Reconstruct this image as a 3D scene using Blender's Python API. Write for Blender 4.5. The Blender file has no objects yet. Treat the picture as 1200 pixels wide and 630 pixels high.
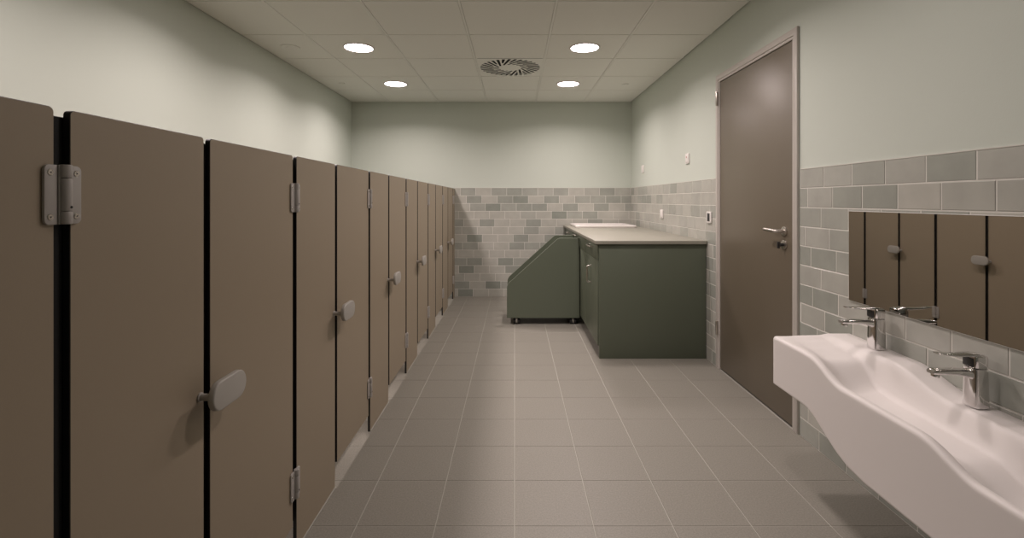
import bpy, bmesh, math, random
from mathutils import Vector, Matrix

C = bpy.context.scene.collection
EYE = 1.232
XL, XR, YB, YF, ZC = -2.10, 1.506, 6.26, -1.60, 2.501      # room shell
XC = -0.771                                                 # front plane of the cubicles
ZT = 1.397                                                  # top of the wall tiling
WARM = (1.0, 0.86, 0.835)

# ------------------------------------------------------------------ materials
def srgb(r, g, b):
    f = lambda v: (v/255/12.92) if v/255 <= .04045 else ((v/255+.055)/1.055)**2.4
    return (f(r), f(g), f(b), 1)

def mat(name, col, rough=.5, metal=0., noise=0., nscale=20., bump=0., bscale=200., spec=.5, coat=0., stretch=(1, 1, 1)):
    m = bpy.data.materials.new(name); m.use_nodes = True
    nt = m.node_tree; b = nt.nodes['Principled BSDF']
    b.inputs['Base Color'].default_value = (*col[:3], 1)
    b.inputs['Roughness'].default_value = rough
    b.inputs['Metallic'].default_value = metal
    b.inputs['Specular IOR Level'].default_value = spec
    b.inputs['Coat Weight'].default_value = coat
    if noise or bump:
        tc = nt.nodes.new('ShaderNodeTexCoord'); mp = nt.nodes.new('ShaderNodeMapping')
        mp.inputs['Scale'].default_value = stretch
        nt.links.new(tc.outputs['Object'], mp.inputs['Vector'])
    if noise:
        n = nt.nodes.new('ShaderNodeTexNoise'); n.inputs['Scale'].default_value = nscale; n.inputs['Detail'].default_value = 4
        r = nt.nodes.new('ShaderNodeMapRange'); r.inputs[1].default_value = .3; r.inputs[2].default_value = .7
        r.inputs[3].default_value = 1-noise; r.inputs[4].default_value = 1+noise
        mx = nt.nodes.new('ShaderNodeVectorMath'); mx.operation = 'SCALE'
        mx.inputs[0].default_value = col[:3]
        nt.links.new(mp.outputs[0], n.inputs['Vector']); nt.links.new(n.outputs[0], r.inputs[0])
        nt.links.new(r.outputs[0], mx.inputs['Scale']); nt.links.new(mx.outputs[0], b.inputs['Base Color'])
    if bump:
        n2 = nt.nodes.new('ShaderNodeTexNoise'); n2.inputs['Scale'].default_value = bscale
        bp = nt.nodes.new('ShaderNodeBump'); bp.inputs['Strength'].default_value = bump; bp.inputs['Distance'].default_value = .002
        nt.links.new(mp.outputs[0], n2.inputs['Vector']); nt.links.new(n2.outputs[0], bp.inputs['Height'])
        nt.links.new(bp.outputs[0], b.inputs['Normal'])
    return m

M = {}
M['paint'] = mat('pale green wall paint', (.565, .61, .545), .85, bump=.15, bscale=260)
M['ceil'] = mat('white ceiling tile', (.78, .79, .735), .9, noise=.02, nscale=300)
M['tbar'] = mat('ceiling grid metal', (.78, .79, .735), .5)
M['floor'] = mat('grey floor tile', (.243, .231, .198), .45, noise=.16, nscale=170, bump=.05, bscale=300, spec=.45)
M['fgrout'] = mat('floor grout', (.40, .39, .345), .8)
TILE = [(.452, .448, .402), (.410, .412, .371), (.365, .375, .335), (.325, .339, .301), (.275, .294, .258)]
for i, c in enumerate(TILE):
    M['tile%d' % i] = mat('glazed wall tile tone %d' % i, c, .22, noise=.07, nscale=9, bump=.10, bscale=14, spec=.5, stretch=(1, 1, 1))
M['wgrout'] = mat('wall grout', (.63, .62, .57), .8)
M['brown'] = mat('brown compact laminate', (.315, .258, .186), .48, noise=.02, nscale=400, bump=.04, bscale=500, spec=.45)
M['core'] = mat('black laminate core', (.016, .015, .014), .45)
M['seal'] = mat('black rubber profile', (.006, .006, .007), .6)
M['plastic'] = mat('grey nylon fitting', (.41, .39, .355), .42)
M['hinge'] = mat('grey hinge casting', (.42, .395, .37), .42)
M['screw'] = mat('screw steel', (.62, .60, .57), .25, 1)
M['hole'] = mat('black recess', (.01, .01, .01), .6)
M['doorbrown'] = mat('brown door laminate', (.135, .110, .076), .42, noise=.02, nscale=300, bump=.03, bscale=300, spec=1.0)
M['frame'] = mat('pale beige door frame paint', (.50, .47, .43), .38)
M['steel'] = mat('brushed stainless steel', (.62, .58, .54), .28, 1)
M['chrome'] = mat('chrome', (.76, .745, .74), .09, 1)
M['basin'] = mat('white mineral cast', (.77, .735, .71), .5)
M['mirror'] = mat('mirror glass', (.57, .565, .545), .015, 1)
M['medge'] = mat('ground glass edge', (.72, .72, .69), .3)
M['green'] = mat('dark sage green laminate', (.119, .138, .100), .45, noise=.02, nscale=300, spec=.4)
M['worktop'] = mat('beige worktop laminate', (.315, .305, .255), .45)
M['white'] = mat('white ceramic', (.82, .78, .75), .25)
M['switch'] = mat('white switch plastic', (.80, .77, .74), .35)
M['dark'] = mat('dark plastic', (.03, .03, .03), .4)
M['rubber'] = mat('black caster tyre', (.012, .012, .012), .6)
M['vent'] = mat('white vent sheet metal', (.78, .79, .735), .6)
M['blade'] = mat('grey deflector blade', (.035, .042, .045), .5)
M['ring'] = mat('white lamp ring', (.75, .73, .70), .4)
M['red'] = mat('red indicator plastic', (.45, .16, .12), .4)
def emit(name, col, s):
    m = bpy.data.materials.new(name); m.use_nodes = True
    b = m.node_tree.nodes['Principled BSDF']
    b.inputs['Base Color'].default_value = (.8, .8, .8, 1)
    b.inputs['Emission Color'].default_value = (*col, 1); b.inputs['Emission Strength'].default_value = s
    return m
M['lamp'] = emit('lit lamp diffuser', WARM, 20.0)

# ------------------------------------------------------------------ mesh helpers
def obj(name, bm, mats, parent=None, smooth=None):
    """links a bmesh as ONE mesh object; parent at identity or at a location"""
    if not isinstance(mats, (list, tuple)): mats = [mats]
    bmesh.ops.recalc_face_normals(bm, faces=bm.faces[:])
    me = bpy.data.meshes.new(name)
    if parent is not None:
        w = world(parent); bm.transform(w.inverted())
    bm.to_mesh(me); bm.free()
    for m in mats: me.materials.append(m)
    if smooth is not None:
        me.polygons.foreach_set('use_smooth', [True]*len(me.polygons))
        me.set_sharp_from_angle(angle=math.radians(smooth))
    o = bpy.data.objects.new(name, me); C.objects.link(o)
    if parent is not None: o.parent = parent
    return o

def world(o):
    m = o.matrix_basis.copy()
    while o.parent:
        o = o.parent; m = o.matrix_basis @ m
    return m

def thing(name, label, cat, loc=(0, 0, 0), group=None):
    o = bpy.data.objects.new(name, None); C.objects.link(o)
    o.empty_display_size = .05
    o.location = loc
    o['label'] = label; o['category'] = cat
    if group: o['group'] = group
    return o
def tag(o, label, cat, group=None):
    o['label'] = label; o['category'] = cat
    if group: o['group'] = group
    return o
def struct(o, label=None):
    o['kind'] = 'structure'
    if label: o['label'] = label
    return o

def box(bm, x0, x1, y0, y1, z0, z1, bev=0., seg=2, mi=0):
    t = bmesh.new()
    v = [t.verts.new(p) for p in ((x0,y0,z0),(x1,y0,z0),(x1,y1,z0),(x0,y1,z0),(x0,y0,z1),(x1,y0,z1),(x1,y1,z1),(x0,y1,z1))]
    for f in ((0,3,2,1),(4,5,6,7),(0,1,5,4),(1,2,6,5),(2,3,7,6),(3,0,4,7)): t.faces.new([v[i] for i in f])
    if bev: bmesh.ops.bevel(t, geom=t.edges[:], offset=bev, segments=seg, profile=.5, affect='EDGES')
    for f in t.faces: f.material_index = mi
    merge(bm, t)
def merge(bm, t, mtx=None):
    if mtx is not None: t.transform(mtx)
    me = bpy.data.meshes.new('tmp'); t.to_mesh(me); t.free()
    bm.from_mesh(me); bpy.data.meshes.remove(me)

def prism(bm, pts, axis, a0, a1, bev=0., seg=2, mi=0, edge_mi=None):
    """closed 2-D outline extruded along axis; 'x': pts=(y,z)  'y': pts=(x,z)  'z': pts=(x,y)"""
    t = bmesh.new()
    P = {'x': lambda p, a: (a, p[0], p[1]), 'y': lambda p, a: (p[0], a, p[1]), 'z': lambda p, a: (p[0], p[1], a)}[axis]
    lo = [t.verts.new(P(p, a0)) for p in pts]; hi = [t.verts.new(P(p, a1)) for p in pts]
    n = len(pts)
    fl = t.faces.new(lo[::-1]); fh = t.faces.new(hi)
    sides = [t.faces.new((lo[i], lo[(i+1) % n], hi[(i+1) % n], hi[i])) for i in range(n)]
    for f in t.faces: f.material_index = mi
    if edge_mi is not None:
        for f in sides: f.material_index = edge_mi
    bmesh.ops.recalc_face_normals(t, faces=t.faces[:])
    if bev:
        ed = [e for e in fl.edges] + [e for e in fh.edges]
        r = bmesh.ops.bevel(t, geom=ed, offset=bev, segments=seg, profile=.5, affect='EDGES', material=-1)
    merge(bm, t)

def rrect(a0, a1, b0, b1, r, n=6, corners=(1, 1, 1, 1)):
    """rounded rectangle outline, corners ordered (a0b0, a1b0, a1b1, a0b1)"""
    out = []
    for k, (ca, cb, s) in enumerate(((a0+r, b0+r, 180), (a1-r, b0+r, 270), (a1-r, b1-r, 0), (a0+r, b1-r, 90))):
        if corners[k]:
            for i in range(n+1):
                t = math.radians(s+90*i/n); out.append((ca+r*math.cos(t), cb+r*math.sin(t)))
        else:
            out.append(((a0, a1, a1, a0)[k], (b0, b0, b1, b1)[k]))
    return out

def cyl(bm, p0, p1, r0, r1=None, n=20, bev=0., mi=0):
    p0, p1 = Vector(p0), Vector(p1); r1 = r0 if r1 is None else r1
    d = p1-p0; q = d.to_track_quat('Z', 'Y').to_matrix().to_4x4()
    t = bmesh.new()
    lo = [t.verts.new((r0*math.cos(2*math.pi*i/n), r0*math.sin(2*math.pi*i/n), 0)) for i in range(n)]
    hi = [t.verts.new((r1*math.cos(2*math.pi*i/n), r1*math.sin(2*math.pi*i/n), d.length)) for i in range(n)]
    f0 = t.faces.new(lo[::-1]); f1 = t.faces.new(hi)
    for i in range(n): t.faces.new((lo[i], lo[(i+1) % n], hi[(i+1) % n], hi[i]))
    if bev: bmesh.ops.bevel(t, geom=[*f0.edges, *f1.edges], offset=bev, segments=2, profile=.5, affect='EDGES')
    for f in t.faces: f.material_index = mi
    merge(bm, t, Matrix.Translation(p0) @ q)

def tube(bm, pts, r, n=12, mi=0, caps=True):
    """round tube through points; r a number or list"""
    pts = [Vector(p) for p in pts]; rs = r if isinstance(r, (list, tuple)) else [r]*len(pts)
    rings = []; up = None
    for i, p in enumerate(pts):
        d = (pts[min(i+1, len(pts)-1)]-pts[max(i-1, 0)]).normalized()
        if up is None: up = Vector((0, 0, 1)) if abs(d.z) < .9 else Vector((1, 0, 0))
        s = d.cross(up).normalized(); up = s.cross(d).normalized()
        rings.append([bm.verts.new(p+rs[i]*(math.cos(2*math.pi*k/n)*s+math.sin(2*math.pi*k/n)*up)) for k in range(n)])
    for a, b in zip(rings, rings[1:]):
        for k in range(n):
            f = bm.faces.new((a[k], a[(k+1) % n], b[(k+1) % n], b[k])); f.material_index = mi
    if caps:
        bm.faces.new(rings[0][::-1]).material_index = mi; bm.faces.new(rings[-1]).material_index = mi

def loft(bm, secs, mi=0):
    """list of closed sections (equal counts) -> capped skin"""
    R = [[bm.verts.new(p) for p in s] for s in secs]
    n = len(R[0])
    for a, b in zip(R, R[1:]):
        for k in range(n):
            bm.faces.new((a[k], a[(k+1) % n], b[(k+1) % n], b[k])).material_index = mi
    bm.faces.new(R[0][::-1]).material_index = mi; bm.faces.new(R[-1]).material_index = mi

def arc(cx, cy, r, a0, a1, n):
    return [(cx+r*math.cos(math.radians(a0+(a1-a0)*i/n)), cy+r*math.sin(math.radians(a0+(a1-a0)*i/n))) for i in range(n+1)]
def interp(tab, t):
    if t <= tab[0][0]: return tab[0][1]
    for (a, va), (b, vb) in zip(tab, tab[1:]):
        if t <= b:
            u = (t-a)/(b-a); u = u*u*(3-2*u); return va+(vb-va)*u
    return tab[-1][1]

# ------------------------------------------------------------------ camera
cam = bpy.data.cameras.new('camera'); co = bpy.data.objects.new('camera', cam); C.objects.link(co)
co.location = (0, 0, EYE); co.rotation_euler = (math.radians(90), 0, 0)
cam.sensor_width = 36; cam.lens = 570/1200*36; cam.shift_x = -3/1200; cam.shift_y = -80/1200
cam.clip_start = .02; cam.clip_end = 50
bpy.context.scene.camera = co

# ------------------------------------------------------------------ room shell
bm = bmesh.new(); box(bm, XL-.12, XL, YF, YB, 0, ZC+.1); struct(obj('wall_left', bm, M['paint']))
bm = bmesh.new(); box(bm, XL-.12, XR+.12, YB, YB+.12, 0, ZC+.1); struct(obj('wall_back', bm, M['paint']))
bm = bmesh.new(); box(bm, XL-.12, XR+.12, YF-.12, YF, 0, ZC+.1); struct(obj('wall_front', bm, M['paint']))
DY0, DY1, DZ = 2.600, 3.575, 2.122                               # door opening
bm = bmesh.new()
box(bm, XR, XR+.12, YF, DY0, 0, ZC+.1); box(bm, XR, XR+.12, DY1, YB, 0, ZC+.1); box(bm, XR, XR+.12, DY0, DY1, DZ, ZC+.1)
struct(obj('wall_right', bm, M['paint']))

# floor: square tiles with a slight bevel over a grout bed
bm = bmesh.new()
box(bm, XL-.12, XR+.12, YF-.12, YB+.12, -.10, -.0015, mi=1)
P = .3; ox, oy = 0.0, 2.142; g = .0018; rnd = random.Random(4)
def clipquad(bm, x0, x1, y0, y1, z, dz, b, mi):
    v = [bm.verts.new(p) for p in ((x0+b,y0+b,z),(x1-b,y0+b,z),(x1-b,y1-b,z),(x0+b,y1-b,z),(x0,y0,z-dz),(x1,y0,z-dz),(x1,y1,z-dz),(x0,y1,z-dz))]
    for f in ((0,1,2,3),(4,5,1,0),(5,6,2,1),(6,7,3,2),(7,4,0,3)): bm.faces.new([v[i] for i in f]).material_index = mi
for i in range(-8, 7):
    for j in range(-14, 16):
        x0, x1 = max(ox+i*P+g, XL), min(ox+(i+1)*P-g, XR); y0, y1 = max(oy+j*P+g, YF), min(oy+(j+1)*P-g, YB)
        if x1-x0 > .01 and y1-y0 > .01: clipquad(bm, x0, x1, y0, y1, 0, .0014, .001, 0)
struct(obj('floor', bm, [M['floor'], M['fgrout']]))

# ceiling: lay-in tiles on a T-bar grid, leaving the vent bay open
TP = .624; cx0, cy0 = -.355, 3.094
vent_bay = (0, 2)
bm = bmesh.new()
for i in range(-3, 3):
    for j in range(-8, 6):
        if (i, j) == vent_bay: continue
        x0, x1 = max(cx0+i*TP, XL), min(cx0+(i+1)*TP, XR); y0, y1 = max(cy0+j*TP, YF), min(cy0+(j+1)*TP, YB)
        if x1-x0 < .03 or y1-y0 < .03: continue
        q = .0075
        b = .003
        xa, xb, ya, yb = x0+q, x1-q, y0+q*.5, y1-q*.5
        v = [bm.verts.new(p) for p in ((xa+b,ya+b,ZC),(xb-b,ya+b,ZC),(xb-b,yb-b,ZC),(xa+b,yb-b,ZC),(xa,ya,ZC+.006),(xb,ya,ZC+.006),(xb,yb,ZC+.006),(xa,yb,ZC+.006))]
        for f in ((3,2,1,0),(0,1,5,4),(1,2,6,5),(2,3,7,6),(3,0,4,7)): bm.faces.new([v[k] for k in f])
for i in range(-3, 4):
    x = cx0+i*TP
    if XL < x < XR: box(bm, x-.0074, x+.0074, YF, YB, ZC-.0022, ZC+.012, .0008, 1, mi=1)
for j in range(-8, 7):
    y = cy0+j*TP
    if YF < y < YB: box(bm, XL, XR, y-.012, y+.012, ZC+.005, ZC+.013, mi=1)
box(bm, XL-.12, XR+.12, YF-.12, YB+.12, ZC+.08, ZC+.16, mi=1)
struct(obj('ceiling', bm, [M['ceil'], M['tbar']]))

# glazed brick tiling -------------------------------------------------
def wainscot(name, wall, u0, u1, phases, dark, pitch, seed, rows=14, probs=(.42, .25, .18, .11, .04)):
    """wall 'back': u = x, face at YB; wall 'right': u = y, face at XR.  Tiles stand 8 mm off the wall."""
    rnd = random.Random(seed); bm = bmesh.new(); T = .008; G = .0019; H = ZT/rows
    if wall == 'back': P3 = lambda u, d, z: (u, YB-d, z)
    else: P3 = lambda u, d, z: (XR-d, u, z)
    def slab(a, b, z0, z1, d, mi):
        c = [P3(u, k, z) for u in (a, b) for k in (0, d) for z in (z0, z1)]
        xs, ys, zs = zip(*c); box(bm, min(xs), max(xs), min(ys), max(ys), min(zs), max(zs), mi=mi)
    slab(u0, u1, 0, ZT, T-.0015, 5)
    for r in range(rows):
        z1 = ZT-r*H-G; z0 = ZT-(r+1)*H+G
        ph = phases[r % len(phases)]
        k0 = math.floor((u0-ph)/pitch)
        for k in range(k0, k0+200):
            a, b = ph+k*pitch+G, ph+(k+1)*pitch-G
            a, b = max(a, u0), min(b, u1)
            if a > u1: break
            if b-a < .008: continue
            m = (a+b)/2; tone = None
            for (q0, q1, t) in dark.get(r, ()):
                if q0 <= m <= q1: tone = t
            if tone is None: tone = rnd.choices(range(5), probs)[0]
            e = .0022; tl = [rnd.uniform(-.0006, .0006) for _ in range(3)]
            def V(u, d, z): return bm.verts.new(P3(u, d, z))
            top = [V(a+e, T+tl[0], z0+e), V(b-e, T+tl[1], z0+e), V(b-e, T+tl[1]+tl[2], z1-e), V(a+e, T+tl[0]+tl[2], z1-e)]
            lo = [V(a, T-.0022, z0), V(b, T-.0022, z0), V(b, T-.0022, z1), V(a, T-.0022, z1)]
            for f in (top, (lo[0], lo[1], top[1], top[0]), (lo[1], lo[2], top[2], top[1]), (lo[2], lo[3], top[3], top[2]), (lo[3], lo[0], top[0], top[3])):
                bm.faces.new(f).material_index = tone
    slab(u0, u1, ZT-.0016, ZT+.002, T+.0005, 5)
    o = obj(name, bm, [M['tile%d' % i] for i in range(5)]+[M['wgrout']])
    return struct(o)

bx = lambda j: (520+j/4.2-603)*YB/570                             # columns read on the back wall
ph_b = [bx(v) for v in (158, 188, 205, 378, 175, 470, 190, 398, 300, 190, 150, 255, 205, 145)]
dk = {0: [(80,158,2),(158,237,0),(237,315,2),(315,390,3),(390,465,2),(465,542,1),(542,615,2),(615,693,0),(693,772,1),(772,848,3),(848,925,1)],
      1: [(60,112,0),(112,188,3),(188,267,0),(267,345,3),(345,418,4),(418,497,0),(497,570,3),(570,650,0),(650,725,2),(725,803,2),(803,940,3)],
      2: [(60,130,0),(130,205,2),(205,283,4),(283,362,2),(362,440,3),(440,513,3),(513,590,0),(590,664,3),(664,744,0),(744,817,3),(817,895,0),(895,940,2)],
      3: [(60,378,0),(378,452,1),(452,530,0),(530,602,4),(602,682,2),(682,757,3),(757,940,0)],
      4: [(50,100,2),(100,175,0),(175,247,3),(247,402,0),(402,472,3),(472,700,0),(700,775,3),(775,940,0)],
      5: [(50,150,1),(150,390,0),(390,470,2),(470,540,0),(540,610,2)],
      6: [(50,118,0),(118,190,4),(190,348,0),(348,420,3),(420,500,0),(500,570,3)],
      7: [(50,168,2),(168,325,0),(325,398,3),(398,478,2)],
      8: [(50,600,0)],
      9: [(50,115,2),(115,190,3),(190,275,0),(275,345,4),(345,420,2)],
      10: [(50,75,0),(75,150,4),(150,315,0),(315,390,3)],
      11: [(50,100,1),(100,340,0)],
      12: [(50,135,3),(135,205,0),(205,278,4),(278,340,2)],
      13: [(50,75,0),(75,150,4),(150,340,0)]}
dark_b = {r: [(bx(a), bx(b), t) for a, b, t in l] for r, l in dk.items()}
wainscot('trim_1', 'back', XC, XR, ph_b, dark_b, .199, 3)
rp = [random.Random(9).uniform(0, .2) for _ in range(1)]
rr = random.Random(12); ph_r = [rr.uniform(0, .2) for _ in range(14)]
wainscot('trim_2', 'right', DY1+.04, YB-.008, ph_r, {}, .2, 21, probs=(.46, .22, .18, .12, .02))
ph_n = [2.162, 2.098, 2.38, 2.317, 2.267, 2.38, 2.448, 2.351, 2.41, 2.30, 2.23, 2.38, 2.29, 2.20]
def near(joints, phase_row):                                       # (near to far) tone ranges on the near right wall
    return joints
dark_n = {0: [(2.36,2.6,1),(2.16,2.36,1),(1.97,2.16,2),(1.78,1.97,1),(1.58,1.78,3),(1.38,1.58,1)],
          1: [(2.48,2.6,2),(2.29,2.48,1),(2.10,2.29,3),(1.90,2.10,3),(1.71,1.90,0),(1.52,1.71,1),(1.32,1.52,1)],
          2: [(2.38,2.6,2),(2.18,2.38,2)], 3: [(2.32,2.52,1),(2.1,2.32,2)],
          4: [(2.46,2.6,3),(2.27,2.46,3),(2.05,2.27,2)], 5: [(2.38,2.6,1),(2.18,2.38,1),(1.99,2.18,1),(1.79,1.99,1)],
          6: [(2.45,2.6,3),(2.25,2.45,3),(2.06,2.25,1),(1.86,2.06,0),(1.67,1.86,1),(1.47,1.67,1),(1.2,1.47,2)],
          7: [(2.35,2.6,1),(2.15,2.35,3),(1.96,2.15,1),(1.76,1.96,2),(1.57,1.76,2),(1.37,1.57,3)],
          8: [(2.41,2.6,3),(2.2,2.41,2)], 9: [(2.1,2.6,2)], 10: [(2.23,2.6,2)], 11: [(2.1,2.6,3)]}
wainscot('trim_3', 'right', YF, DY0-.045, ph_n, dark_n, .195, 5, probs=(.2, .4, .25, .13, .02))

# ------------------------------------------------------------------ door_1 in the right wall
d1 = bpy.data.objects.new('door_1', None); C.objects.link(d1); d1.location = (XR, (DY0+DY1)/2, 0); struct(d1)
d1['label'] = 'brown laminate room door in a pale beige frame beside the wash trough'
FO, FX = .032, XR-.016                                             # frame overlap on the wall, frame front
y0, y1, zt = DY0-FO, DY1+FO, DZ+FO
bm = bmesh.new()
U = lambda a, b, t, i: [(a, 0), (a, t), (b, t), (b, 0), (b-i, 0), (b-i, t-i), (a+i, t-i), (a+i, 0)]
prism(bm, U(y0, y1, zt, FO+.006), 'x', FX, XR-.0005, .004, 2)
prism(bm, U(DY0+.0005, DY1-.0005, DZ-.0005, .021), 'x', FX+.006, XR+.08, .002, 1)
obj('door_frame', bm, M['frame'], d1, 40)
bm = bmesh.new(); box(bm, XR-.004, XR+.04, DY0+.024, DY1-.024, .012, DZ-.026, .002); obj('door_leaf', bm, M['doorbrown'], d1, 40)
bm = bmesh.new(); box(bm, XR+.006, XR+.03, DY0+.02, DY1-.02, .002, .0125); obj('bottom_seal', bm, M['seal'], d1)
hx, hy, hz = XR-.004, 2.705, 1.062
bm = bmesh.new(); cyl(bm, (hx, hy, hz), (hx-.008, hy, hz), .026, bev=.002, n=32); rose = obj('handle_rose', bm, M['steel'], d1, 40)
bm = bmesh.new()
pts = [(hx-.006, hy, hz), (hx-.035, hy, hz)] + [(hx-.035-.016*math.sin(math.radians(a)), hy+.016*(1-math.cos(math.radians(a))), hz) for a in (30, 60, 90)] + [(hx-.051, hy+.05, hz+.002), (hx-.051, hy+.09, hz+.004), (hx-.051, hy+.125, hz+.005)]
tube(bm, pts, [.0105]*6+[.0095, .009], 16); obj('handle_lever', bm, M['steel'], d1, 50)
bm = bmesh.new(); cyl(bm, (hx, hy, hz-.075), (hx-.008, hy, hz-.075), .026, bev=.002, n=32); lk = obj('lock_rose', bm, M['steel'], d1, 40)
bm = bmesh.new(); cyl(bm, (hx-.008, hy, hz-.075), (hx-.03, hy, hz-.075), .009, n=20, bev=.001); box(bm, hx-.042, hx-.028, hy-.005, hy+.005, hz-.095, hz-.058, .003); obj('thumb_turn', bm, M['dark'], lk, 40)
for z in (.25, 1.93):
    bm = bmesh.new(); cyl(bm, (FX-.006, DY1-.004, z), (FX-.006, DY1-.004, z+.10), .008, n=16, bev=.001); box(bm, FX-.004, FX+.002, DY1-.004, DY1+.026, z+.005, z+.095, .001)
    obj('door_hinge', bm, M['steel'], d1, 40)

# ------------------------------------------------------------------ cubicles
CT, CTH = 1.389, .013                                              # top of the fronts, panel thickness
H0, HP, L0, LP = .829, .8765, 1.219, .882
Hk = lambda k: H0+HP*k
Lk = lambda k: L0+LP*k
def front(bm, ya, yb, z0, z1, corners):
    prism(bm, rrect(ya, yb, z0, z1, .009, 5, corners), 'x', XC-CTH, XC, bev=.0012, seg=1, mi=0, edge_mi=1)

def hinge(parent, y, zc, screws):
    """two-leaf spring hinge over the gap centred at y (knuckle towards the pilaster beyond the gap)"""
    x = XC+.0005
    bm = bmesh.new()
    ya, ym, yb = y-.037, y-.0148, y+.031
    hz = .050
    prism(bm, rrect(ya, ym, zc-hz, zc+hz, .009, 5, (1, 0, 0, 1)), 'x', x, x+.005, .0012)
    prism(bm, rrect(ym+.003, yb, zc-hz, zc+hz, .009, 5, (0, 1, 1, 0)), 'x', x, x+.005, .0012)
    h = obj('hinge', bm, M['hinge'], parent, 40)
    bm = bmesh.new(); ky = y-.0005
    cyl(bm, (x+.006, ky, zc-hz), (x+.006, ky, zc-.0285), .0092, n=24, bev=.0015)
    cyl(bm, (x+.006, ky, zc-.0275), (x+.006, ky, zc+.0275), .0090, n=24, bev=.0008)
    cyl(bm, (x+.006, ky, zc+.0285), (x+.006, ky, zc+hz+.001), .0092, n=24, bev=.0015)
    obj('knuckle', bm, M['hinge'], h, 40)
    if screws:
        bm = bmesh.new(); cyl(bm, (x+.0145, ky+.001, zc-.021), (x+.0156, ky+.001, zc-.021), .0022, n=12); obj('grub_screw', bm, M['hole'], h)
        for sy in (ya+.010, yb-.010):
            for sz in (-.037, .037):
                bm = bmesh.new()
                cyl(bm, (x+.0045, sy, zc+sz), (x+.0062, sy, zc+sz), .0062, .0048, n=18)
                cyl(bm, (x+.006, sy, zc+sz), (x+.0064, sy, zc+sz), .0014, n=6, mi=1)
                obj('screw', bm, [M['screw'], M['hole']], h, 40)
    return h

def knob(parent, yg, z):
    """turn latch: a stem on the pilaster edge and a stadium plate across the gap"""
    ys = yg-.038+.010
    bm = bmesh.new(); cyl(bm, (XC, ys, z-.006), (XC+.043, ys, z-.006), .0085, n=20, bev=.001); cyl(bm, (XC, ys, z-.006), (XC+.004, ys, z-.006), .0115, n=20, bev=.001)
    k = obj('latch_stem', bm, M['plastic'], parent, 40)
    bm = bmesh.new(); prism(bm, rrect(yg-.066, yg+.076, z-.036, z+.036, .0355, 14), 'x', XC+.042, XC+.058, .004, 3)
    obj('latch_plate', bm, M['plastic'], k, 40)

ORD = {-2: 'behind the camera', -1: 'beside the camera'}
door_lab = {-1: 'brown cubicle door cut by the left edge of the photo, nearest of the row',
            0: 'wide brown cubicle door between the big oval latch and the second pair of hinges',
            1: 'brown cubicle door with a bright floor strip under it, third from the left',
            2: 'fourth brown cubicle door from the left, foot just past the bright strip of the third',
            3: 'fifth brown cubicle door from the left, level with the near end of the green counter',
            4: 'sixth brown cubicle door from the left, last but one before the tiled back wall',
            5: 'farthest brown cubicle door of the row, beside the tiled back wall'}
pil_lab = {-1: 'fixed brown cubicle panel beside the camera, off the left edge',
           0: 'full height brown cubicle panel right of the big near hinge',
           1: 'second fixed brown cubicle panel, carrying the second oval latch',
           2: 'third fixed brown cubicle panel from the left, reaching the floor',
           3: 'fourth fixed brown cubicle panel from the left, reaching the floor',
           4: 'fifth fixed brown cubicle panel from the left, narrow and far off',
           5: 'sixth fixed brown cubicle panel, last with a latch before the back wall'}
for k in range(-1, 6):
    a, b = Hk(k)+.0145, Lk(k)-.012                                 # pilaster between hinge gap and latch gap
    p = thing('cubicle_panel', pil_lab[k], 'cubicle panel', (XC, (a+b)/2, 0), 'fixed cubicle panels')
    bm = bmesh.new(); front(bm, a, b, 0, CT, (0, 0, 1, 1)); obj('panel_face', bm, [M['brown'], M['core']], p)
    bm = bmesh.new(); box(bm, XC-.034, XC-CTH-.0005, Hk(k)-.020, Hk(k)+.030, .0985, CT-.012, .002); obj('hinge_side_seal', bm, M['seal'], p)
    bm = bmesh.new(); box(bm, XC-.034, XC-CTH-.0005, Lk(k)-.032, Lk(k)+.016, .0985, CT-.012, .002); obj('latch_side_seal', bm, M['seal'], p)
    bm = bmesh.new(); box(bm, XL+.003, XC-.036, (a+b)/2-.0065, (a+b)/2+.0065, .12, CT-.01, .001); obj('partition', bm, [M['brown']], p)
    bm = bmesh.new(); box(bm, XC, XC+.004, a, b, 0, .006, .0012); obj('sealant_bead', bm, M['fgrout'], p)
    knob(p, Lk(k), .757)
    # the door beyond: from this latch gap to the next hinge gap
    a, b = Lk(k)+.012, Hk(k+1)-.0145
    dz = .098
    d = thing('cubicle_door', '', 'cubicle door', (XC, (a+b)/2, dz), 'cubicle doors')
    bm = bmesh.new(); front(bm, a, b, dz, CT, (0, 0, 1, 1)); obj('door_panel', bm, [M['brown'], M['core']], d)
    hinge(d, Hk(k+1), 1.242, k < 2); hinge(d, Hk(k+1), .241, k < 2)
    d['label'] = door_lab.get(k)
# last filler against the back wall
a, b = Hk(6)+.0145, YB-.009
p = thing('cubicle_panel', 'narrow brown filler panel closing the cubicle row against the tiled back wall', 'cubicle panel', (XC, (a+b)/2, 0), 'fixed cubicle panels')
bm = bmesh.new(); front(bm, a, b, 0, CT, (0, 0, 0, 1)); obj('panel_face', bm, [M['brown'], M['core']], p)
bm = bmesh.new(); box(bm, XC-.034, XC-CTH-.0005, Hk(6)-.020, Hk(6)+.030, .0985, CT-.012, .002); obj('hinge_side_seal', bm, M['seal'], p)

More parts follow.
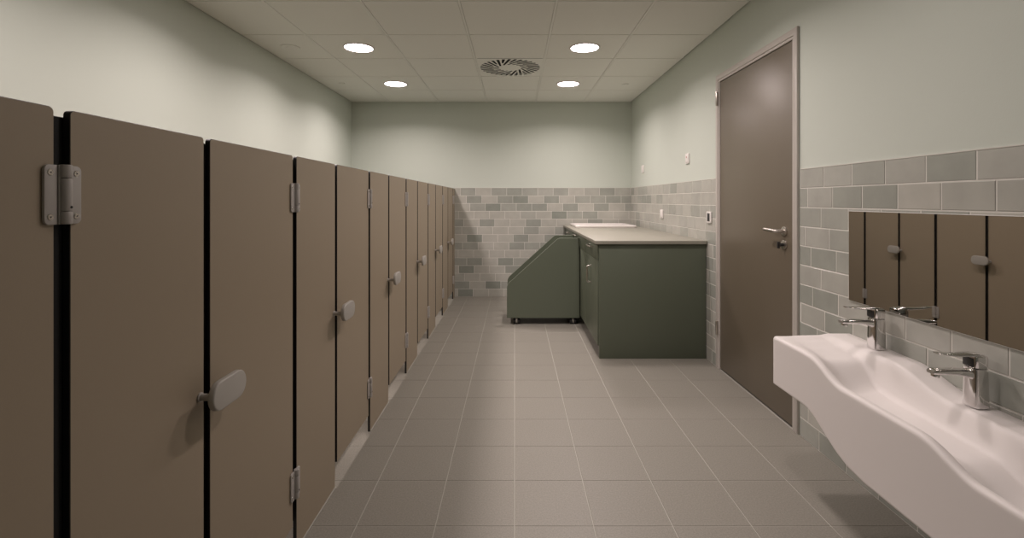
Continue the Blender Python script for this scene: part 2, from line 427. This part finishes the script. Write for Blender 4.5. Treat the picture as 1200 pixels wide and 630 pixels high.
# ------------------------------------------------------------------ wash trough on the right wall
BX0, BX1, BYE, BYN = 1.148, XR-.009, 2.170, .42
XRIM = BX0
bot = [(.42, .16), (.70, .19), (.80, .235), (1.25, .300), (1.48, .298), (1.61, .304), (1.70, .315), (1.76, .345), (1.83, .382), (1.92, .419), (2.17, .419)]
bot_t = [(1.02, .235), (1.22, .300), (1.62, .302), (1.905, .419)]
rim_t = [(.70, .470), (.86, .521), (1.205, .521), (1.395, .572), (1.715, .572), (1.905, .630), (1.95, .632)]
deck_t = [(.70, .475), (.92, .530), (1.10, .532), (1.36, .585), (1.56, .587), (1.80, .638), (1.95, .640)]
floor_t = [(.55, .38), (.80, .422), (1.22, .436), (1.385, .492), (1.72, .504), (1.80, .512), (1.935, .600), (2.04, .614), (2.11, .623), (2.155, .631)]
def bottom(y):
    # straight foot, S-curve, straight: as read along the lower edge
    T = [(1.02, .225), (1.20, .298), (1.60, .302), (1.68, .312), (1.74, .333), (1.80, .365), (1.86, .400), (1.905, .417), (1.95, .420), (2.2, .420)]
    if y <= T[0][0]: return T[0][1]
    for (a, va), (b, vb) in zip(T, T[1:]):
        if y <= b: return va+(vb-va)*(y-a)/(b-a)
    return T[-1][1]
def section(y, inset=0.):
    zr, zd, zf, zb = interp(rim_t, y), interp(deck_t, y), interp(floor_t, y), bottom(y)
    zf = min(zf, zr-.001)
    x0, x1 = BX0+inset, BX1
    zr -= inset; zd -= inset*.0; zb += inset
    R = .013
    pts = [(x0+.004, zb), (x0, zb+.004)]
    for u in (.02, .3, .6, .97, 1): pts.append((x0, zb+.004+(zr-R-zb-.004)*u))
    pts += [(x0+R*(1-math.cos(math.radians(a))), zr-R*(1-math.sin(math.radians(a)))) for a in (18, 36, 54, 72, 90)]
    # bowl: front slope, flat floor, steep back up to the deck
    xd = 1.396
    xi = x0+R
    n = 34
    def ss(t): t = min(max(t, 0), 1); return t*t*(3-2*t)
    for i in range(1, n+1):
        x = xi+(xd+.012-xi)*i/n
        fr = zr+(zf-zr)*ss((x-xi-.004)/.085)
        zz = fr + .012*ss((x-1.24)/.12)*min(1, (zd-zf)/.06)
        bk = ss((x-1.350)/(xd+.004-1.350))
        bk = bk**1.1
        pts.append((x, zz+(zd-zz)*bk))
    pts += [(xd+.03, zd), (1.45, zd), (x1-.004, zd), (x1, zd-.004), (x1, zb+.004), (x1-.004, zb)]
    return [(x, y, z) for x, z in pts]
ys = []
y = BYN
while y < BYE-.018: ys.append(y); y += .0125
secs = [section(v) for v in ys]
for a in (15, 35, 55, 75, 90):
    s = .016
    secs.append(section(BYE-s+s*math.sin(math.radians(a)), s*(1-math.cos(math.radians(a)))))
bm = bmesh.new(); loft(bm, secs)
ws = thing('wash_trough', 'long white stepped wash trough with wavy front edge on the right wall', 'wash basin', (BX1, 1.4, .42))
wb = obj('trough_body', bm, M['basin'], ws, 50)

# ------------------------------------------------------------------ taps
def tap(y, z, label):
    x = 1.447
    t = thing('faucet', label, 'faucet', (x, y, z), 'single lever taps on the wash trough')
    # body: slightly tapering, soft-square column with its back to the wall
    def sq(w, d, zz, xo=0., r=.35):
        out = []
        for i in range(28):
            a = 2*math.pi*i/28; c, s = math.cos(a), math.sin(a)
            k = 4.0
            out.append((x+xo+d*math.copysign(abs(c)**(2/k), c), y+w*math.copysign(abs(s)**(2/k), s), zz))
        return out
    bm = bmesh.new()
    loft(bm, [sq(.0255, .0235, z), sq(.0275, .0255, z+.002), sq(.0275, .0255, z+.006), sq(.0262, .0245, z+.05), sq(.025, .0235, z+.10), sq(.025, .0235, z+.121), sq(.021, .021, z+.1225)])
    obj('tap_body', bm, M['chrome'], t, 45)
    # spout: flat rounded bar towards the bowl
    def bar(xx, zz, w, h):
        return [(xx, y+p, zz+q) for p, q in rrect(-w, w, -h, h, h*.75, 4)]
    bm = bmesh.new()
    loft(bm, [bar(x-.012, z+.098, .0185, .016), bar(x-.03, z+.104, .018, .012), bar(x-.07, z+.109, .017, .0085), bar(x-.115, z+.1095, .0165, .0075), bar(x-.138, z+.109, .016, .0072), bar(x-.143, z+.1085, .014, .005)])
    sp = obj('spout', bm, M['chrome'], t, 50)
    bm = bmesh.new(); cyl(bm, (x-.126, y, z+.103), (x-.129, y, z+.092), .0118, n=24, bev=.0015); obj('aerator', bm, M['chrome'], sp, 40)
    # cartridge cap, dark plate painting in its shadowed recess, and the loop lever
    bm = bmesh.new()
    loft(bm, [sq(.0225, .021, z+.1228, .0015), sq(.0245, .023, z+.126), sq(.025, .0235, z+.150), sq(.024, .0225, z+.160), sq(.016, .016, z+.1635)])
    cap = obj('lever_cap', bm, M['chrome'], t, 45)
    bm = bmesh.new(); prism(bm, rrect(y-.0175, y+.0175, z+.127, z+.154, .003, 3), 'x', x-.0258, x-.015, .0008); obj('cap_recess_shade', bm, M['dark'], cap, 40)
    bm = bmesh.new()
    def lev(xx, zz, w, h): return [(xx, y+p, zz+q) for p, q in rrect(-w, w, -h, h, h*.8, 3)]
    loft(bm, [lev(x+.015, z+.1605, .016, .0035), lev(x-.01, z+.162, .019, .005), lev(x-.03, z+.1625, .018, .0045), lev(x-.06, z+.1615, .0155, .0034), lev(x-.095, z+.163, .0135, .0028), lev(x-.12, z+.1665, .012, .0024), lev(x-.125, z+.167, .010, .0018)])
    obj('lever', bm, M['chrome'], t, 50)
tap(1.945, .6405, 'chrome lever tap on the upper step of the trough, farther from the camera')
tap(1.526, .5880, 'chrome lever tap on the lower step of the trough, nearer the camera')

# ------------------------------------------------------------------ mirror
mr = thing('wall_mirror', 'frameless long mirror on the tiled wall above the wash trough', 'mirror', (XR-.009, 1.3, .79))
MX = XR-.0095
bm = bmesh.new(); box(bm, MX-.0045, MX, .42, 2.172, .788, 1.187, .0006, 1); obj('glass_pane', bm, M['medge'], mr)
bm = bmesh.new(); box(bm, MX-.0056, MX-.0046, .422, 2.170, .790, 1.185, .0004, 1); obj('silvering', bm, M['mirror'], mr)

# ------------------------------------------------------------------ changing counter
CX0, CX1, CY0, CY1 = .652, XR-.012, 3.796, YB-.012
cb = thing('changing_cabinet', 'dark sage green changing counter cabinet standing against the right wall', 'cabinet', (CX0+.4, CY0, 0))
bm = bmesh.new(); box(bm, CX0+.010, CX1, CY0, CY0+.022, .0, .893, .0015); obj('end_panel', bm, M['green'], cb, 40)
bm = bmesh.new(); box(bm, CX0+.020, CX1, CY0+.023, CY1, .092, .892); obj('carcass', bm, M['green'], cb)
bm = bmesh.new(); box(bm, CX0+.065, CX0+.083, CY0+.023, CY1, .0, .091); obj('plinth', bm, M['dark'], cb)
def handle_v(parent, y, z0, z1):
    bm = bmesh.new(); x = CX0
    r = .0055
    pts = [(x+.001, y, z0+.006), (x-.024, y, z0+.006)]+[(x-.024-.008*math.sin(math.radians(a)), y, z0+.006+.008*(1-math.cos(math.radians(a)))) for a in (30, 60, 90)]
    pts += [(p[0], p[1], z0+z1-p[2]) for p in pts[::-1]]
    tube(bm, pts, r, 12); cyl(bm, (x, y, z0+.006), (x-.003, y, z0+.006), .009, n=16); cyl(bm, (x, y, z1-.006), (x-.003, y, z1-.006), .009, n=16)
    obj('handle', bm, M['steel'], parent, 50)
def handle_h(parent, ya, yb, z):
    bm = bmesh.new(); x = CX0
    pts = [(x+.001, ya, z), (x-.024, ya, z)]+[(x-.024-.008*math.sin(math.radians(a)), ya+.008*(1-math.cos(math.radians(a))), z) for a in (30, 60, 90)]
    pts += [(p[0], ya+yb-p[1], p[2]) for p in pts[::-1]]
    tube(bm, pts, .0055, 12); obj('handle', bm, M['steel'], parent, 50)
uy = [CY0+.024, 4.44, 5.36, CY1]
for a, b in zip(uy, uy[1:]):
    if a == 4.44:
        continue
    bm = bmesh.new(); box(bm, CX0, CX0+.019, a+.002, b-.002,   .7605, .889, .0008); dr = obj('drawer_front', bm, M['green'], cb, 40)
    bm = bmesh.new(); box(bm, CX0, CX0+.019, a+.002, b-.002, .095, .7590, .0008); dd = obj('cabinet_door', bm, M['green'], cb, 40)
    m = (a+b)/2
    handle_h(dr, m-.075, m+.075, .852); handle_v(dd, a+.33, .536, .684)
# the bay the stair trolley parks in front of
bm = bmesh.new(); box(bm, CX0, CX0+.019, 4.442, 5.358,   .7605, .889, .0008); dr = obj('drawer_front', bm, M['green'], cb, 40); handle_h(dr, 5.02, 5.17, .874)
bm = bmesh.new(); box(bm, CX0, CX0+.019, 4.442, 5.358, .095, .7590, .0008); obj('cabinet_door', bm, M['green'], cb, 40)
bm = bmesh.new(); prism(bm, rrect(.627, CX1+.003, 3.772, YB-.0095, .012, 4, (1, 1, 1, 1)), 'z', .894, .921, .002)
tag(obj('worktop', bm, M['worktop'], None, 40), 'beige laminate worktop on the green changing cabinet', 'worktop')
# white tray sunk-rim basin on the far end of the worktop
def rr3(x0, x1, y0, y1, r, z): return [(p[0], p[1], z) for p in rrect(x0, x1, y0, y1, r, 6)]
bm = bmesh.new()
X0, X1, Y0, Y1 = .70, 1.40, 5.56, 6.19
loft(bm, [rr3(X0+.004, X1-.004, Y0+.004, Y1-.004, .03, .9212), rr3(X0, X1, Y0, Y1, .03, .926), rr3(X0, X1, Y0, Y1, .03, .942), rr3(X0+.004, X1-.004, Y0+.004, Y1-.004, .03, .9465),
          rr3(X0+.03, X1-.03, Y0+.03, Y1-.03, .03, .9465), rr3(X0+.038, X1-.038, Y0+.038, Y1-.038, .03, .942), rr3(X0+.06, X1-.06, Y0+.06, Y1-.06, .03, .929), rr3(X0+.08, X1-.08, Y0+.08, Y1-.08, .03, .9265)])
tag(obj('changing_tray', bm, M['white'], None, 40), 'shallow white tray with raised rim on the far end of the worktop', 'tray')

# ------------------------------------------------------------------ step trolley
TX0, TX1, TY0, TY1 = -.076, .645, 4.83, 5.27
tr = thing('step_trolley', 'dark green mobile step unit with slanted sides parked against the cabinet', 'step unit', ((TX0+TX1)/2, (TY0+TY1)/2, 0))
prof = [(TX0, .068), (TX1, .068), (TX1, .861)]
prof += [(.455, .861)] + arc(.455, .811, .050, 95, 133, 5)
prof += arc(.01, .36, .086, 137, 178, 5)
prof = [p for p in prof]
for ya, yb in ((TY0, TY0+.022), (TY1-.022, TY1)):
    bm = bmesh.new(); prism(bm, prof, 'y', ya, yb, .0015, 1); obj('side_panel', bm, M['green'], tr, 35)
st = [(.00, .235), (.165, .42), (.33, .605), (.48, .79)]
xs = [TX0+.02, .10, .255, .405]
zs = [.26, .43, .60, .77]
for i, (x, z) in enumerate(zip(xs, zs)):
    x2 = xs[i+1]+.02 if i < 3 else TX1-.002
    bm = bmesh.new(); box(bm, x, x2, TY0+.0225, TY1-.0225, z-.02, z, .003); obj('tread', bm, M['green'], tr, 40)
    bm = bmesh.new(); z0 = zs[i-1] if i else .072
    box(bm, x+.006, x+.022, TY0+.0225, TY1-.0225, z0, z-.0205); obj('riser', bm, M['green'], tr)
bm = bmesh.new(); box(bm, TX0+.004, TX1-.004, TY0+.0225, TY1-.0225, .068, .086); obj('base_board', bm, M['dark'], tr)
bm = bmesh.new(); box(bm, TX1-.018, TX1-.001, TY0+.0225, TY1-.0225, .0865, .75); obj('back_panel', bm, M['green'], tr)
for cx in (.02, .585):
    for cy in (TY0+.045, TY1-.045):
        bm = bmesh.new()
        cyl(bm, (cx, cy, .052), (cx, cy, .0678), .011, n=16); box(bm, cx-.016, cx+.016, cy-.016, cy+.016, .063, .0678)
        box(bm, cx-.009, cx+.009, cy-.022, cy+.016, .016, .060, .004)
        ca = obj('caster', bm, M['screw'], tr, 40)
        bm = bmesh.new()
        cyl(bm, (cx-.033, cy, .0275), (cx-.0115, cy, .0275), .0272, n=28, bev=.005); cyl(bm, (cx+.0115, cy, .0275), (cx+.033, cy, .0275), .0272, n=28, bev=.005)
        obj('wheel', bm, M['rubber'], ca, 40)

# ------------------------------------------------------------------ wall devices
XT, XP = XR-.0086, XR-.0004                                         # tile face, paint face
def device(name, y, z, xf, label, cat, kind):
    t = thing(name, label, cat, (xf, y, z), 'white electrical plates on the right wall')
    w, h = (.041, .044)
    bm = bmesh.new(); prism(bm, rrect(y-w, y+w, z-h, z+h, .006, 4), 'x', xf-.011, xf, .002, 2); obj('cover_plate', bm, M['switch'], t, 40)
    if kind == 'rocker':
        bm = bmesh.new(); box(bm, xf-.0145, xf-.0105, y-.030, y+.030, z-.032, z+.032, .0015); obj('rocker', bm, M['switch'], t, 40)
    elif kind == 'sensor':
        bm = bmesh.new(); box(bm, xf-.0145, xf-.0105, y-.030, y+.030, z-.032, z+.032, .0015); r = obj('rocker', bm, M['switch'], t, 40)
        bm = bmesh.new(); cyl(bm, (xf-.0143, y, z+.012), (xf-.0158, y, z+.012), .008, n=14); obj('indicator', bm, M['red'], r)
    else:
        bm = bmesh.new(); box(bm, xf-.0125, xf-.0105, y-.024, y+.024, z-.031, z+.031, .001); r = obj('display', bm, M['dark'], t, 40)
        bm = bmesh.new()
        for k in (-1, 0, 1): box(bm, xf-.0129, xf-.0124, y-.008, y+.008, z+k*.018-.003, z+k*.018+.003)
        obj('button', bm, M['blade'], r)
device('wall_switch', 5.69, 1.602, XP, 'small white plate on the painted wall nearest the back corner', 'switch', 'rocker')
device('wall_switch', 4.22, 1.597, XP, 'small white plate on the painted wall nearer the door', 'switch', 'sensor')
device('wall_socket', 4.93, 1.098, XT, 'plain white plate on the grey tiles above the worktop', 'socket', 'rocker')
device('wall_control', 3.73, 1.105, XT, 'white framed control with dark face on the tiles beside the door frame', 'switch', 'display')

# ------------------------------------------------------------------ ceiling lights
POWER, SPREAD = 12.5, 150
def lamp(x, y, label):
    t = thing('ceiling_light', label, 'ceiling light', (x, y, ZC), 'round recessed ceiling lights')
    bm = bmesh.new(); n = 48
    secs = [(.127, ZC), (.126, ZC-.005), (.123, ZC-.0075), (.1135, ZC-.0075), (.112, ZC-.003)]
    R = [[bm.verts.new((x+r*math.cos(2*math.pi*k/n), y+r*math.sin(2*math.pi*k/n), z)) for k in range(n)] for r, z in secs]
    for a, b in zip(R, R[1:]):
        for k in range(n): bm.faces.new((a[k], a[(k+1) % n], b[(k+1) % n], b[k]))
    obj('trim_ring', bm, M['ring'], t, 40)
    bm = bmesh.new(); cyl(bm, (x, y, ZC), (x, y, ZC-.005), .1118, n=n); obj('diffuser', bm, M['lamp'], t, 40)
    l = bpy.data.lights.new('lamp_beam', 'AREA'); l.shape = 'DISK'; l.size = .2; l.energy = POWER*((.95 if x < 0 else .42) if y < 2 else 1 if y < 5 else 1.25); l.color = WARM; l.spread = math.radians(SPREAD)
    lo = bpy.data.objects.new('lamp_beam', l); C.objects.link(lo); lo.parent = t; lo.location = (0, 0, -.0085)
cols = (-1.291, .581)
rows = [5.278, 4.030, 2.782, 1.534]
lab = {(0, 0): 'lit round ceiling light on the left, nearer the back wall', (1, 0): 'lit round ceiling light on the right, nearer the back wall',
       (0, 1): 'lit round ceiling light on the left, larger and nearer the camera', (1, 1): 'lit round ceiling light on the right, larger and nearer the camera'}
for j, y in enumerate(rows):
    for i, x in enumerate(cols):
        w = ('over the cubicles', 'over the aisle')[i]
        lamp(x, y, lab.get((i, j), 'round ceiling light %s above the photo, %s row out of frame' % (w, ('', '', 'first', 'second')[j])))

# ------------------------------------------------------------------ swirl vent
vx, vy = cx0+TP/2, cy0+2.5*TP
vt = thing('ceiling_vent', 'square white ceiling vent with a pinwheel of black slots', 'vent', (vx, vy, ZC))
cu = bpy.data.curves.new('vent_outline', 'CURVE'); cu.dimensions = '2D'; cu.fill_mode = 'BOTH'; cu.extrude = .0003
def loop(pts):
    s = cu.splines.new('POLY'); s.points.add(len(pts)-1); s.use_cyclic_u = True
    for p, q in zip(s.points, pts): p.co = (q[0], q[1], 0, 1)
h = TP/2-.008
loop([(-h, -h), (h, -h), (h, h), (-h, h)])
slots = []
N = 32
for k in range(N):
    a = 2*math.pi*k/N
    r0, r1 = (.085, .285) if k % 2 == 0 else (.165, .285)
    tilt = math.radians(17)
    p1 = Vector((r1*math.cos(a), r1*math.sin(a)))
    d = Vector((-math.cos(a+tilt), -math.sin(a+tilt)))
    L = (r1-r0)*1.02
    p0 = p1+d*L; nrm = Vector((-d.y, d.x)); w = .0142
    slots.append((p0, p1, nrm))
    loop([p0+nrm*w*.6, p1+nrm*w, p1-nrm*w, p0-nrm*w*.6])
tmp = bpy.data.objects.new('vent_tmp', cu); C.objects.link(tmp)
bpy.context.view_layer.update()
dg = bpy.context.evaluated_depsgraph_get()
me = bpy.data.meshes.new_from_object(tmp.evaluated_get(dg)); bpy.data.objects.remove(tmp); bpy.data.curves.remove(cu)
bm = bmesh.new(); bm.from_mesh(me); bpy.data.meshes.remove(me)
for f in bm.faces: f.material_index = 0; f.smooth = False
bm.transform(Matrix.Translation((vx, vy, ZC+.001)))
obj('face_plate', bm, M['vent'], vt)
bm = bmesh.new()
for p0, p1, nrm in slots:                                           # one leaning deflector in every slot
    q = [(p0+nrm*.0090, .0012), (p1+nrm*.0148, .0012), (p1+nrm*.0142, .018), (p0+nrm*.0084, .018)]
    t = bmesh.new()
    vs = [t.verts.new((vx+p.x, vy+p.y, ZC+z)) for p, z in q]; us = [t.verts.new((vx+p.x+nrm.x*.001, vy+p.y+nrm.y*.001, ZC+z+.001)) for p, z in q]
    t.faces.new(vs[::-1]); t.faces.new(us)
    for i in range(4): t.faces.new((vs[i], vs[(i+1) % 4], us[(i+1) % 4], us[i]))
    merge(bm, t)
obj('deflectors', bm, M['blade'], vt)
bm = bmesh.new(); box(bm, vx-h+.005, vx+h-.005, vy-h+.005, vy+h-.005, ZC+.035, ZC+.07); obj('plenum_box', bm, M['hole'], vt)

# ------------------------------------------------------------------ ceiling detectors
def detector(x, y, r, label):
    bm = bmesh.new(); n = 36
    secs = [(r, ZC-.0002), (r, ZC-.004), (r*.95, ZC-.006), (r*.74, ZC-.007), (r*.68, ZC-.004), (r*.5, ZC-.004), (r*.42, ZC-.008), (r*.2, ZC-.009)]
    R = [[bm.verts.new((x+q*math.cos(2*math.pi*k/n), y+q*math.sin(2*math.pi*k/n), z)) for k in range(n)] for q, z in secs]
    for a, b in zip(R, R[1:]):
        for k in range(n): bm.faces.new((a[k], a[(k+1) % n], b[(k+1) % n], b[k]))
    bm.faces.new(R[-1]); bm.faces.new(R[0][::-1])
    return tag(obj('ceiling_detector', bm, M['vent'], None, 40), label, 'detector')
detector(-1.853, 4.02, .075, 'round white ceiling detector at left, beside the larger left light')
detector(-1.87, 5.26, .035, 'tiny pale round fitting on the ceiling near the left back corner')
detector(1.21, 5.30, .035, 'tiny pale round fitting on the ceiling near the right back corner')

# ------------------------------------------------------------------ world and view
w = bpy.data.worlds.new('world'); bpy.context.scene.world = w; w.use_nodes = True
w.node_tree.nodes['Background'].inputs[0].default_value = (.5, .5, .5, 1); w.node_tree.nodes['Background'].inputs[1].default_value = 0.0
vs = bpy.context.scene.view_settings
vs.view_transform = 'Standard'; vs.look = 'None'; vs.gamma = 1; vs.use_curve_mapping = False
vs.exposure = 0.0
